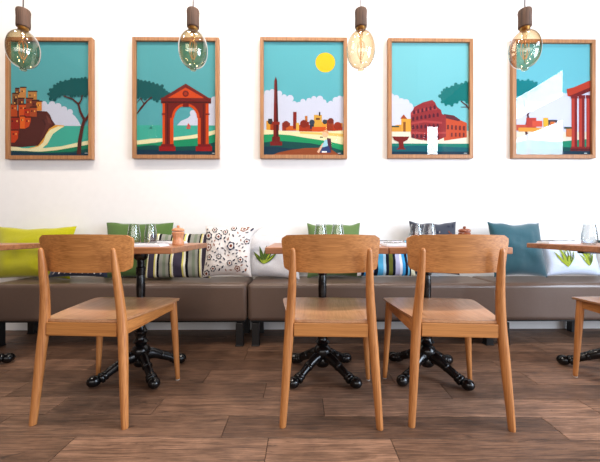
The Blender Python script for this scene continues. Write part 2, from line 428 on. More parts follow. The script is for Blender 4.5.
def stripes(name, cols, off=0.0):
    """cols: list of (position, rgb) across the width"""
    m, nt, b = newmat(name); b.inputs['Roughness'].default_value = 0.9; b.inputs['Specular IOR Level'].default_value = 0.2
    tc = nt.nodes.new('ShaderNodeTexCoord'); sp = nt.nodes.new('ShaderNodeSeparateXYZ'); nt.links.new(tc.outputs['UV'], sp.inputs[0])
    period = cols[-1][0]
    md = nt.nodes.new('ShaderNodeMath'); md.operation = 'FLOORED_MODULO'; md.inputs[1].default_value = period
    ad = nt.nodes.new('ShaderNodeMath'); ad.operation = 'SUBTRACT'; ad.inputs[1].default_value = off
    nt.links.new(sp.outputs[0], ad.inputs[0]); nt.links.new(ad.outputs[0], md.inputs[0])
    dv = nt.nodes.new('ShaderNodeMath'); dv.operation = 'DIVIDE'; dv.inputs[1].default_value = period; nt.links.new(md.outputs[0], dv.inputs[0])
    r = nt.nodes.new('ShaderNodeValToRGB'); r.color_ramp.interpolation = 'CONSTANT'
    el = r.color_ramp.elements
    el[0].position = 0; el[0].color = lin(cols[0][1])
    el[1].position = cols[1][0]/period; el[1].color = lin(cols[1][1])
    for p, c in cols[2:-1]:
        e = el.new(p/period); e.color = lin(c)
    nt.links.new(dv.outputs[0], r.inputs[0]); nt.links.new(r.outputs[0], b.inputs['Base Color'])
    return m

def flower(cx, cy, r, mi, core):
    out = []
    k = rnd.choice((5, 6, 7)); a0 = rnd.random()*6.28
    pts = [(cx+r*(0.88+0.12*math.cos(k*t))*math.cos(t+a0), cy+r*(0.88+0.12*math.cos(k*t))*math.sin(t+a0)) for t in [2*PI*i/30 for i in range(30)]]
    out.append((pts, mi))
    out.append(([(cx+.60*r*math.cos(t), cy+.60*r*math.sin(t)) for t in [2*PI*i/14 for i in range(14)]], core))
    out.append(([(cx+.34*r*math.cos(t), cy+.34*r*math.sin(t)) for t in [2*PI*i/10 for i in range(10)]], core+1))
    return out
def leaf(x0, y0, x1, y1, wdt, mi):
    dx, dy = x1-x0, y1-y0; L = math.hypot(dx, dy); nx, ny = -dy/L, dx/L
    pts = []; K = 7
    for i in range(K+1):
        t = i/K; w_ = wdt*math.sin(PI*t**0.8); pts.append((x0+dx*t+nx*w_, y0+dy*t+ny*w_))
    for i in range(K-1, 0, -1):
        t = i/K; w_ = wdt*math.sin(PI*t**0.8); pts.append((x0+dx*t-nx*w_, y0+dy*t-ny*w_))
    return (pts, mi)
def floral_decals():
    out = []; pts = []
    tries = 0
    while len(pts) < 70 and tries < 6000:
        tries += 1
        x, y = rnd.uniform(-.9, .9), rnd.uniform(-.9, .9); r = rnd.choice((.19, .16, .13, .13, .08, .06))
        if all(math.hypot(x-a, y-b_) > (r+c)*1.02 for a, b_, c in pts): pts.append((x, y, r))
    for x, y, r in pts:
        if r > .1: out += flower(x, y, r, rnd.choice((1, 1, 2, 3)), 4)
        else:
            a = rnd.random()*6.28; c = rnd.choice((1, 2, 3, 1))
            out.append(leaf(x-r*math.cos(a), y-r*math.sin(a), x+r*math.cos(a), y+r*math.sin(a), r*.4, c))
    return out
fab = {}
fab['lime'] = fabric('lime_fabric', (180, 176, 8)); fab['green'] = fabric('leaf_green_fabric', (84, 112, 56))
fab['green2'] = fabric('grass_green_fabric', (94, 120, 70)); fab['teal'] = fabric('teal_velvet', (38, 82, 94), 0.5, 0.2)
fab['white'] = fabric('off_white_linen', (232, 226, 222)); fab['greylinen'] = fabric('grey_linen', (206, 204, 206))
fab['navy'] = fabric('navy_print', (28, 34, 54)); fab['brown'] = fabric('brown_print', (140, 84, 60)); fab['slate'] = fabric('slate_print', (60, 64, 84))
fab['cream'] = fabric('cream_print', (240, 232, 226)); fab['core'] = fabric('rust_print', (120, 56, 36))
fab['leafa'] = fabric('leaf_print_dark', (62, 84, 26)); fab['leafb'] = fabric('leaf_print_light', (150, 166, 50)); fab['bluewhite'] = fabric('pale_blue_linen', (206, 218, 238))
fab['dark'] = fabric('charcoal_patterned', (56, 60, 72)); fab['darkteal'] = fabric('dark_teal_fabric', (40, 62, 66)); fab['greybrown'] = fabric('grey_print', (150, 140, 140))
st1 = stripes('grey_black_yellow_stripes', [(0, (142, 142, 132)), (.05, (118, 128, 108)), (.09, (146, 146, 136)), (.13, (16, 14, 24)), (.15, (220, 212, 140)), (.172, (230, 228, 214)), (.19, (66, 60, 76)), (.30, (214, 204, 110)), (.322, (232, 228, 210)), (.345, (16, 14, 22)), (.38, None)], .27)
st2 = stripes('blue_white_olive_stripes', [(0, (230, 232, 240)), (.08, (18, 26, 48)), (.14, (60, 150, 206)), (.22, (206, 214, 236)), (.30, (20, 26, 44)), (.36, (80, 170, 216)), (.44, (176, 214, 236)), (.48, (18, 24, 44)), (.52, (104, 108, 44)), (.575, (16, 20, 36)), (.615, (186, 186, 216)), (.68, (232, 234, 244)),
                   (.72, (60, 150, 206)), (.77, (16, 22, 44)), (.82, (110, 190, 226)), (.85, (20, 26, 46)), (.88, (206, 200, 170)), (1.0, None)])

cushion(34, 226, 78, 53, 2.54, 'lime yellow cushion at the left end of the bench', [fab['lime']], thick=.15, lean=10)
cushion(82, 243, 58, 36, 2.40, 'dark patterned cushion slumped behind the leftmost chair back', [fab['navy'], fab['cream'], fab['greybrown']],
        [leaf(x*.2-.8, y, x*.2-.72, y+.2, .03, 1+(x+int(y*10)) % 2) for x in range(9) for y in (-.9, -.6, -.3, 0, .3, .6)], lean=22, thick=.08)
cushion(139, 222, 67, 56, 2.61, 'leaf green cushion behind the grey striped one', [fab['green']], lean=5, thick=.10, pinch=.07)
cushion(179, 234, 66, 44, 2.49, 'grey, black and yellow striped cushion', [st1], lean=10, thick=.10, pinch=.03)
cushion(228, 225.5, 49, 52, 2.45, 'white cushion with brown and navy flowers', [fab['white'], fab['navy'], fab['brown'], fab['slate'], fab['cream'], fab['core']], floral_decals(), roll=-1, flap=.125, lean=12, thick=.13, yaw=-4)
plant = [leaf(-.30, -.45, -.30+.80*math.cos(a)*.75, -.45+.85*math.sin(a)*1.1, .075, 1) for a in (R(38), R(60), R(85), R(112), R(140))]
plant += [leaf(-.30, -.45, -.30+.7*math.cos(a)*.75, -.45+.75*math.sin(a)*1.1, .028, 2) for a in (R(38), R(60), R(85), R(112), R(140))]
cushion(273, 235, 56, 44, 2.57, 'white linen cushion with a green leaf sprig, left of the middle chair', [fab['greylinen'], fab['leafa'], fab['leafb']], plant, roll=3, lean=14, thick=.11)
cushion(334, 223, 54, 55, 2.56, 'grass green cushion behind the middle chair back', [fab['green2']], lean=8, thick=.12, pinch=.08)
cushion(385, 240, 58, 37, 2.48, 'blue, white and olive striped cushion between the two middle tables', [st2], lean=16, thick=.12, pinch=.03)
dk = []
for k in range(46):
    a = rnd.random()*6.28; x, y = rnd.uniform(-.85, .85), rnd.uniform(-.85, .85); r = rnd.uniform(.05, .12)
    dk.append(leaf(x-r*math.cos(a), y-r*math.sin(a), x+r*math.cos(a), y+r*math.sin(a), r*.4, rnd.choice((1, 2, 3))))
cushion(434, 221.5, 48, 54, 2.56, 'navy and grey patterned cushion behind the right middle chair', [fab['dark'], fab['navy'], fab['greybrown'], fab['core']], dk, lean=8, thick=.12, pinch=.08)
cushion(517, 222, 56, 56, 2.47, 'teal velvet cushion, the largest at the right', [fab['teal']], lean=12, thick=.15, roll=1, yaw=4)
pl2 = []
for cx, cy, L in ((-.38, -.62, 1.25), (.45, -.55, 1.0)):
    for a in (R(45), R(65), R(90), R(115), R(140)):
        pl2.append(leaf(cx, cy, cx+L*math.cos(a)*.42, cy+L*math.sin(a)*1.15, .05, 1)); pl2.append(leaf(cx+.05, cy+.1, cx+.05+L*math.cos(a)*.3, cy+.1+L*math.sin(a)*.9, .014, 2))
cushion(570, 240, 56, 37, 2.48, 'pale blue-white cushion with green plant sprigs under the right table edge', [fab['bluewhite'], fab['leafb'], fab['leafa']], pl2, lean=14, thick=.12)
cushion(624, 240, 48, 37, 2.44, 'dark teal cushion at the right edge of the picture', [fab['darkteal']], lean=14, thick=.12)

# ------------------------------------------------------------------ framed prints
def clampp(p, bx): return (max(bx[0], min(bx[1], p[0])), max(bx[2], min(bx[3], p[1])))
artmats = {}
def amat(rgb):
    if rgb not in artmats: artmats[rgb] = plain('print_ink_%02x%02x%02x' % rgb, rgb, 0.75, 0, 0.2, 0.0, 5)
    return artmats[rgb]
def rect(x0, y0, x1, y1): return [(x0, y0), (x1, y0), (x1, y1), (x0, y1)]
def circ(cx, cy, r, n=28, a0=0, a1=2*PI): return [(cx+r*math.cos(a0+(a1-a0)*i/n), cy+r*math.sin(a0+(a1-a0)*i/n)) for i in range(n+(0 if a1-a0 > 6.2 else 1))]
def ribbon(pts, w0, w1):
    L, Rr = [], []
    for i, (x, y) in enumerate(pts):
        a = pts[max(0, i-1)]; b_ = pts[min(len(pts)-1, i+1)]; dx, dy = b_[0]-a[0], b_[1]-a[1]; l = math.hypot(dx, dy) or 1
        w_ = (w0+(w1-w0)*i/(len(pts)-1))/2
        L.append((x-dy/l*w_, y+dx/l*w_)); Rr.append((x+dy/l*w_, y-dx/l*w_))
    return L+Rr[::-1]

def scallop(col, poly, r, step=3.2, skip=lambda x, y: False):
    out = []
    for i, a in enumerate(poly):
        b_ = poly[(i+1) % len(poly)]; L = math.hypot(b_[0]-a[0], b_[1]-a[1]); k = max(1, int(L/step))
        for q in range(k):
            x, y = a[0]+(b_[0]-a[0])*q/k, a[1]+(b_[1]-a[1])*q/k
            if not skip(x, y): out.append((col, circ(x, y, r*rnd.uniform(.75, 1.1), 10)))
    return out
def print_frame(fx0, fx1, fy0, fy1, shapes, label):
    """fx/fy: the outer frame, shapes: (colour, polygon) in the same measure"""
    Y = WY-0.046
    extra = []
    for rgb, poly in shapes:
        extra.append((rgb, poly))
        if rgb in (DT, (0, 110, 108), (0, 118, 124)) and len(poly) > 8: extra += scallop(rgb, poly, 1.7)
        if rgb in (CLOUD, (212, 212, 228), (206, 206, 226)): extra += scallop(rgb, poly, 3.4, 5.0, lambda x, y: y > 112 or x < fx0+3 or x > fx1-3)
    shapes = extra
    x0, x1 = WX(fx0, Y), WX(fx1, Y); dm = (x0+x1)/2*math.sin(TH)+Y*math.cos(TH); s = 320/dm
    zt, zb = H+(231-fy0)/s, H+(231-fy1)/s
    cx, cz = (x0+x1)/2, (zt+zb)/2; hw, hh = (x1-x0)/2, (zt-zb)/2
    kx = (x1-x0)/(fx1-fx0)
    t = thing('framed_print', label, 'framed picture', (cx, Y, cz-hh), 0, 'framed landscape prints')
    fw = 0.030
    ex, ez = hw, hh
    bm = bmesh.new()
    # four mitred mouldings
    def mould(a, b_, c, d):   # outer a,b  inner d,c
        vs = []
        for (px_, pz_) in (a, b_, c, d):
            for yy in (0.0, 0.040): vs.append(bm.verts.new((px_, yy, pz_+hh)))
        for f in ((0, 2, 4, 6), (1, 7, 5, 3), (0, 1, 3, 2), (2, 3, 5, 4), (4, 5, 7, 6), (6, 7, 1, 0)): bm.faces.new([vs[i] for i in f])
    ix, iz = ex-fw, ez-fw
    mould((-ex, ez), (ex, ez), (ix, iz), (-ix, iz)); mould((ex, ez), (ex, -ez), (ix, -iz), (ix, iz))
    mould((ex, -ez), (-ex, -ez), (-ix, -iz), (ix, -iz)); mould((-ex, -ez), (-ex, ez), (-ix, iz), (-ix, -iz))
    finish('frame', bm, M['frame_wood'], t, smooth=False, bevel=0.002)
    finish('backing', boxes((-ex+.01, ex-.01, 0.026, 0.032, .01, 2*hh-.01)), M['frame_wood'], t, smooth=False)
    bx = (fx0+fw/kx, fx1-fw/kx, fy0+fw*s, fy1-fw*s)
    bm = bmesh.new(); mats = []; lay = 0
    for rgb, poly in shapes:
        m = amat(rgb)
        if m not in mats: mats.append(m)
        yy = 0.0215-lay*0.00005; lay += 1
        vs = []
        for p in poly:
            p = clampp(p, bx); q = ((p[0]-(fx0+fx1)/2)*kx, yy, hh-(p[1]-(fy0+fy1)/2)/s)
            if not vs or (Vector(q)-vs[-1].co).length > 1e-5: vs.append(bm.verts.new(q))
        if len(vs) > 3 and (vs[0].co-vs[-1].co).length < 1e-5: vs.pop()
        if len(vs) < 3: continue
        f = bm.faces.new(vs); f.material_index = mats.index(m); f.normal_update()
        if f.normal.y > 0: f.normal_flip()
    bmesh.ops.triangulate(bm, faces=bm.faces[:])
    finish("print", bm, mats, t, smooth=False, keep=True)
    bm = boxes((-ix, ix, 0.0085, 0.0105, hh-iz, hh+iz)); finish('glass_pane', bm, M['pane'], t, smooth=False)
    for sx in (-0.55, 0.45):
        bm = bmesh.new(); sweep(bm, [(sx*hw, 0.030, 2*hh-.005, .0009, .0009), (sx*hw, 0.030, 3.31-(cz-hh), .0009, .0009)], 6, cap=0); finish('hanging_wire', bm, M['wire'], t)

SKY = (84, 160, 166); SKY2 = (92, 172, 182); CLOUD = (206, 206, 222); SEA = (64, 168, 148); SAND = (236, 224, 176); G1 = (16, 118, 84); G2 = (8, 72, 70); NAVY = (14, 50, 70)
RD = (112, 26, 20); OR = (206, 70, 20); BR = (82, 34, 30); DT = (6, 82, 84); YL = (226, 160, 60)
# print 1: cliff village by the sea
s1 = [(SKY, rect(0, 30, 100, 170)),
      (CLOUD, [(34, 106), (42, 103), (50, 103.5), (56, 105.5), (62, 108.5), (68, 111), (73, 115), (76, 119), (80, 126), (34, 126)]),
      (SEA, rect(0, 125, 100, 160)),
      (YL, [(20, 149), (33, 146), (38, 142), (41, 134), (45, 128), (54, 124), (62, 124.5), (62, 126), (54, 129), (49, 135), (45, 144), (36, 149)]),
      (SAND, [(24, 149), (36, 146), (41, 142), (44, 134), (48, 129), (56, 125.5), (62, 125.5), (56, 129.5), (51, 133), (46, 142), (40, 148)]),
      (SAND, [(0, 145), (20, 147.5), (36, 148), (60, 145.5), (75, 142), (95, 139.5), (95, 143.5), (75, 147), (50, 151), (20, 151), (0, 150)]),
      (G1, [(30, 152), (55, 149.5), (75, 146), (95, 143.5), (95, 160), (30, 160)]),
      (G2, [(0, 150), (25, 150.5), (45, 152), (70, 151), (95, 147.5), (95, 160), (0, 160)]),
      (NAVY, [(0, 151), (20, 152), (60, 153), (95, 151.5), (95, 160), (0, 160)]),
      (BR, [(0, 146), (0, 112), (20, 108), (34, 110), (45, 110.5), (48, 114), (50, 119), (53.5, 124), (47, 128), (42, 137), (36, 145), (20, 146.5)]),
      ((96, 44, 40), [(26, 145), (30, 132), (34, 122), (44, 118), (48, 124), (41, 136), (34, 145)])]
s1 += [((70, 28, 28), [(12, 145), (18, 136), (24, 133), (20, 145)]), ((70, 28, 28), [(36, 120), (42, 118), (44, 124), (38, 130)]), ((112, 56, 48), [(30, 138), (36, 128), (40, 130), (34, 142)]), ((112, 56, 48), [(44, 114), (48, 118), (50, 124), (46, 122)])]
hs = [(8, 104, 15, 118, (178, 66, 22)), (8, 117, 17, 133, (150, 32, 16)), (9, 130, 16, 142, (196, 60, 20)), (15, 92, 19, 100, (190, 120, 60)), (13, 88, 17, 94, (112, 66, 40)), (18, 87, 24, 98, (196, 130, 70)), (10, 93, 16, 104, (130, 84, 50)),
      (16, 98, 22, 110, (112, 50, 34)), (17, 104, 24, 116, (206, 76, 22)), (22, 108, 28, 120, (178, 46, 18)), (26, 91, 35, 100, (182, 124, 66)), (24, 98, 31, 108, (140, 60, 34)), (30, 100, 37, 109, (108, 44, 32)), (35, 101, 40, 110, (214, 130, 50)),
      (28, 107, 35, 116, (168, 70, 34)), (23, 117, 29, 128, (200, 66, 24)), (18, 116, 23, 128, (226, 96, 26)), (12, 99, 15, 104, (60, 24, 24))]
for a, b_, c, d, col in hs:
    s1.append((col, rect(a, b_, c, d))); s1.append(((54, 22, 20), rect(a, b_-1.2, c+.6, b_)))
    s1.append(((54, 24, 22), rect(a+1.5, b_+2.5, a+2.6, b_+4.3))); s1.append(((240, 170, 80), rect(c-2.6, b_+2.5, c-1.6, b_+4.3)))
s1 += [(BR, [(10, 146), (16, 138), (20, 130), (27, 126), (30, 118), (38, 116), (44, 126), (36, 144)]),
       (DT, [(47, 93), (49, 89), (53, 85), (59, 81), (64, 80), (70, 78), (77, 78.5), (84, 77), (95, 78), (95, 93.5), (88, 93), (84, 95), (77, 94), (70, 95), (64, 93.5), (58, 95), (53, 98.5), (49, 98)]),
       (BR, ribbon([(77.5, 154), (78.5, 140), (81, 126), (83, 119), (79, 111), (77, 103), (71, 98), (62, 95)], 4.2, 1)),
       (BR, ribbon([(77, 104), (80, 99), (81, 94)], 1.8, 1)), (BR, ribbon([(82, 122), (87, 115), (91, 110)], 2.6, 1.6)), ((200, 205, 205), rect(83.5, 152.3, 86.5, 152.9))]
print_frame(5, 91.8, 37, 159, s1, 'framed print of a red cliff village and pine, leftmost on the wall')
# print 2: red triumphal gate
s2 = [(SKY, rect(120, 30, 230, 170)), (CLOUD, [(176, 124.5), (180, 120), (187, 117), (192, 112), (198, 107), (204, 105), (209, 101), (213, 98), (220, 95), (220, 125)]),
      (SEA, rect(120, 124.5, 230, 160)),
      (SAND, [(130, 140), (150, 138), (165, 137.5), (190, 134.5), (205, 131.5), (220, 129), (220, 134), (200, 137.5), (180, 140), (160, 142), (145, 144), (130, 144)]),
      ((24, 140, 96), [(130, 144), (146, 143), (165, 140.5), (190, 138), (205, 136), (220, 133), (220, 150), (130, 150)]),
      (G2, [(130, 146), (150, 144.5), (175, 146), (200, 145), (220, 141), (220, 160), (130, 160)]), (NAVY, [(130, 149), (150, 149), (180, 150), (220, 149), (220, 160), (130, 160)]),
      (DT, [(130, 79), (140, 80), (148, 81), (156, 84), (161, 85), (163, 89), (168, 93), (166, 96), (162, 98), (156, 100), (150, 97), (144, 98), (130, 95)]),
      (BR, ribbon([(134, 113), (140, 107), (146, 100), (151, 96)], 2.2, 1.2)), (BR, ribbon([(143, 103), (139, 97)], 1.2, .8)), (BR, ribbon([(134, 102), (140, 97)], 1.2, .8)),
      ((205, 80, 70), [(185, 126.5), (190, 126.5), (189, 128), (186, 128)]), ((205, 80, 70), [(187.5, 122), (190, 126), (186, 126)]), ((30, 100, 90), [(148, 128), (151.5, 128), (150, 125.5)]),
      # gate
      (OR, rect(161.5, 101, 172.5, 146)), (RD, rect(164, 101, 169, 146)), (OR, rect(197, 101, 208, 146)), (RD, rect(200, 101, 205, 146)),
      (RD, rect(160.5, 112.5, 173, 114)), (RD, rect(196.5, 112.5, 209, 114)), ((80, 20, 20), rect(166, 103, 167.2, 146)), ((80, 20, 20), rect(202, 103, 203.2, 146))]
arc = [(184.8+14*math.cos(a), 117-14.5*math.sin(a)) for a in [PI*i/16 for i in range(17)]]
s2.append((RD, [(198.8, 117), (202, 117), (202, 101), (168, 101), (168, 117)] + arc[::-1]))
arc2 = [(184.8+11.5*math.cos(a), 117-12*math.sin(a)) for a in [PI*i/16 for i in range(17)]]
s2 += [(OR, arc[0:1]+arc+arc2[::-1]), (RD, rect(182, 101.5, 188, 106)),
       (RD, rect(160, 97, 210.5, 102.5)), ((70, 14, 14), rect(160, 100.5, 210.5, 102)), (RD, [(159, 98.5), (184.8, 82.5), (211, 98.5)]), (OR, [(167, 97), (184.8, 86.5), (203.5, 97)]),
       (RD, circ(184.8, 92.7, 3.2)), ((160, 44, 18), circ(184.8, 92.7, 1.7)), ((150, 20, 24), rect(158, 145.5, 174.5, 150.5)), ((150, 20, 24), rect(195, 145.5, 211.5, 150.5)), ((120, 18, 22), rect(160, 143.5, 173, 146)), ((120, 18, 22), rect(197, 143.5, 210, 146)),
       ((200, 205, 205), rect(211.5, 152.3, 214, 152.9))]
print_frame(132, 218.8, 37, 158.3, s2, 'framed print of a red gate with pediment, second from left')
# print 3: obelisk, city and sun
s3 = [(SKY2, rect(250, 30, 360, 170)), ((240, 190, 20), circ(325.5, 61, 10)),
      (CLOUD, [(260, 93), (267, 92), (272, 91), (279, 92.5), (284, 96), (290, 97.5), (294, 103), (299, 104), (303, 100.5), (309, 99.5), (314, 97.5), (320, 98), (324, 101), (331, 102.5), (336, 99), (340, 97), (350, 95), (350, 135), (260, 135)])]
for a, b_, c, d, col in [(266, 120, 272, 130, (216, 150, 50)), (270, 122, 279, 130, (170, 60, 20)), (268, 118, 272, 122, (40, 40, 50)), (282, 122, 290, 130, (150, 44, 20)), (286, 125, 296, 130, (200, 90, 30)), (293, 111, 296.5, 128, (128, 30, 20)),
                         (296, 122, 299, 130, (226, 170, 70)), (299, 124, 312, 131, (168, 50, 18)), (305, 115, 307.5, 124, (190, 110, 40)), (303, 121, 309, 126, (140, 40, 20)), (310, 120, 314, 128, (40, 44, 60)), (314, 114, 322, 128, (216, 160, 60)), (319, 111, 320.5, 115, (40, 30, 40)),
                         (316, 117, 320, 119, (110, 60, 30)), (322, 121, 328, 129, (230, 150, 50)), (327, 119, 334, 130, (150, 50, 24)), (323, 119, 327, 122, (50, 50, 60)), (333, 124, 343, 131, (176, 52, 20)), (312, 126, 326, 131, (206, 80, 24)), (339, 122, 343, 126, (220, 140, 60))]:
    s3.append((col, rect(a, b_, c, d)))
for cx, cy, r, col in ((270, 121, 2.6, (54, 50, 50)), (286, 123.5, 3.4, (130, 40, 24)), (304, 123, 4, (130, 34, 16)), (312, 121.5, 2.8, (48, 60, 76)), (325, 121, 2.4, (60, 60, 60)), (331, 120, 3, (120, 40, 26)), (338, 125, 4, (150, 44, 20))):
    s3.append((col, circ(cx, cy, r, 14)))
s3 += [(SAND, [(260, 129), (290, 130.5), (320, 131), (350, 129.5), (350, 160), (260, 160)]), ((230, 190, 100), [(300, 131), (330, 132), (350, 133), (350, 136), (320, 134), (300, 133)]),
       ((24, 146, 92), [(260, 134), (275, 133.5), (290, 134.5), (305, 137), (325, 140), (350, 144), (350, 160), (260, 160)]), (G2, [(260, 142), (275, 140), (290, 141), (310, 142.5), (330, 146), (350, 150), (350, 160), (260, 160)]),
       (NAVY, [(260, 146), (275, 146), (290, 148), (310, 148), (350, 153), (350, 160), (260, 160)]),
       ((146, 70, 36), [(272, 155), (278, 152), (290, 149.5), (305, 147.5), (322, 147), (332, 149), (340, 155)]),
       ((118, 26, 20), [(274.2, 80), (275.6, 75.5), (277, 80), (278.6, 140), (273, 140)]), ((70, 14, 16), [(275.8, 76), (277, 80), (278.6, 140), (276.2, 140)]), ((140, 34, 22), rect(272, 121, 279.6, 124)), ((110, 24, 20), rect(271.8, 136, 279.8, 141)), ((120, 26, 26), rect(270, 141, 282, 145)),
       ((226, 180, 150), ribbon([(318, 152), (321, 147), (323.5, 143)], 2.2, 2.2)), ((160, 206, 220), [(322, 146), (325, 139), (329, 139), (331, 145), (327, 148)]), ((84, 40, 60), [(327, 137), (331, 138), (332, 147), (331, 152), (326, 152), (328, 145)]),
       ((40, 60, 110), [(322, 147), (329, 145), (331, 152), (320, 152)]), ((232, 186, 150), circ(325.5, 133.5, 3.2, 16)), ((222, 160, 110), [(322.5, 132), (324, 129.5), (328, 129.5), (329, 132.5), (327.5, 133), (326, 131)]), ((240, 240, 240), rect(322, 150.5, 327, 152)), ((60, 30, 30), rect(320, 136, 323, 137)),
       ((200, 205, 205), rect(338, 152.3, 341, 152.9))]
print_frame(260, 347.3, 37, 158.3, s3, 'framed print of an obelisk, old town and yellow sun, middle of the wall')
# print 4: round amphitheatre
s4 = [((116, 188, 196), rect(380, 30, 480, 170)), ((212, 212, 228), [(385, 96), (392, 95.5), (397, 97), (402, 100.5), (407, 101.5), (411, 105), (418, 107), (420, 120), (420, 140), (385, 140)]),
      ((232, 222, 200), rect(385, 130, 480, 160)), ((214, 150, 60), [(391, 126), (398, 124), (402, 124), (402, 131), (391, 131)]), ((222, 160, 60), rect(402, 118, 412, 131)), ((160, 70, 30), [(401, 118), (404.5, 113.5), (408, 118)]), ((140, 80, 30), rect(404, 121, 406.5, 131)), ((60, 70, 60), rect(391, 125, 400, 126.5)),
      ((0, 110, 108), [(441, 95), (443, 91), (448, 87), (453, 86), (457, 83), (463, 83), (467, 81), (475, 81), (475, 103), (468, 101), (463, 99), (458, 101), (453, 104), (447, 103.5), (443, 101)]),
      (BR, ribbon([(475, 108), (468, 104.5), (462, 100)], 2, 1)), (BR, ribbon([(471, 106), (462, 106)], 1, .8)),
      ((196, 76, 44), [(445, 113), (454, 115), (461, 119), (468, 122), (468, 136.5), (458, 138), (445, 140)]), ((96, 40, 50), [(445, 113), (455, 114.5), (461, 118.5), (461, 120.5), (445, 117)]),
      ((146, 44, 48), [(412, 137), (411.5, 112), (414, 109), (415, 106), (424, 101.5), (433, 99), (436, 101.5), (438, 106), (442, 109), (443, 113), (447, 115), (447, 136), (438, 140), (428, 140), (420, 139)]),
      ((176, 64, 64), [(411.5, 112), (425, 107.5), (438, 107), (438, 109), (425, 110), (411.5, 115)]), ((176, 64, 64), [(411.5, 122), (425, 119.5), (443, 121), (443, 123), (425, 121.5), (411.5, 124)]), ((176, 64, 64), [(411.5, 131), (430, 131.5), (447, 131), (447, 133), (430, 133.5), (411.5, 133)])]
for row, (ya, yb_) in enumerate(((111, 105), (117.5, 113.5), (126, 124.5), (135, 135.5))):
    for k in range(7):
        x = 414+k*4.1+(1 if row == 0 else 0); y = ya+(yb_-ya)*k/6
        if row == 0 and k > 5: continue
        s4.append(((84, 26, 44), [(x-1.1, y+2.4), (x-1.1, y-.6), (x, y-1.9), (x+1.1, y-.6), (x+1.1, y+2.4)]))
for k in range(5): s4.append(((110, 40, 40), rect(448+k*4, 124+k*.3, 450+k*4, 128.5+k*.3)))
for k in range(4): s4.append(((110, 40, 40), rect(452+k*4, 132, 453.6+k*4, 136)))
s4 += [((20, 120, 104), rect(385, 143, 480, 160)), ((6, 88, 100), [(385, 146), (420, 145), (480, 147), (480, 160), (385, 160)]), (NAVY, rect(385, 151, 480, 160)),
       ((120, 26, 24), [(393, 136), (410, 136), (408, 139.5), (404, 141.5), (404.5, 147), (407, 149), (397, 149), (399.5, 147), (399.5, 141.5), (395, 139.5)]), ((200, 205, 205), rect(465, 152.3, 468, 152.9))]
print_frame(388.3, 473.5, 38, 158, s4, 'framed print of a round red amphitheatre and fountain, fourth from left')
# print 5: temple columns
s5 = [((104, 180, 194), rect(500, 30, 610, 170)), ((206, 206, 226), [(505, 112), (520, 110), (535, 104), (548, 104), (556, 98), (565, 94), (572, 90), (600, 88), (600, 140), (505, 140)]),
      ((226, 214, 196), rect(505, 131, 610, 160)), ((24, 130, 100), [(505, 142), (530, 139), (560, 141), (610, 138), (610, 160), (505, 160)]), (G2, [(505, 148), (540, 146), (610, 147), (610, 160), (505, 160)]),
      ((0, 118, 124), [(505, 80), (515, 79), (524, 80), (530, 79), (538, 82), (541, 86), (536, 91), (530, 90), (528, 96), (520, 94), (505, 97)]), ((90, 54, 60), ribbon([(530, 156), (530, 140), (527, 128), (530, 116), (527, 108), (524, 94)], 3, 1.2)), ((90, 54, 60), ribbon([(529, 115), (533, 107)], 1.4, 1))]
for a, b_, c, d, col in [(516, 124, 528, 130, (190, 80, 60)), (528, 117, 538, 128, (178, 60, 50)), (534, 120, 544, 126, (206, 80, 60)), (520, 127, 548, 131, (222, 150, 60)), (545, 117, 550, 126, (226, 170, 50)), (550, 119, 559, 126, (70, 60, 70)), (552, 121, 557, 126, (210, 110, 50)), (568, 127, 575, 136, (200, 110, 60)), (566, 126, 574, 128, (50, 70, 60))]:
    s5.append((col, rect(a, b_, c, d)))
s5 += [((178, 56, 36), [(568.5, 88), (575, 86.5), (600, 79), (600, 90), (576, 96.5), (569.5, 95)]), ((110, 24, 26), [(571, 95), (576, 93), (600, 86), (600, 90), (576, 97)])]
for x in (573.5, 581, 588.5):
    s5 += [((178, 58, 46), rect(x, 94, x+5.6, 148)), ((120, 26, 30), rect(x+3, 94, x+5.6, 148)), ((120, 26, 30), rect(x-.6, 94, x+6.2, 97.5)), ((130, 30, 30), rect(x-.8, 146, x+6.4, 149))]
s5 += [((86, 22, 30), rect(572, 148, 600, 150.5)), (NAVY, [(560, 150.5), (600, 150.5), (600, 160), (550, 160)]), ((200, 205, 205), rect(586, 152.3, 589, 152.9))]
print_frame(513, 596, 39, 158, s5, 'framed print of red temple columns with a white window reflection, rightmost')

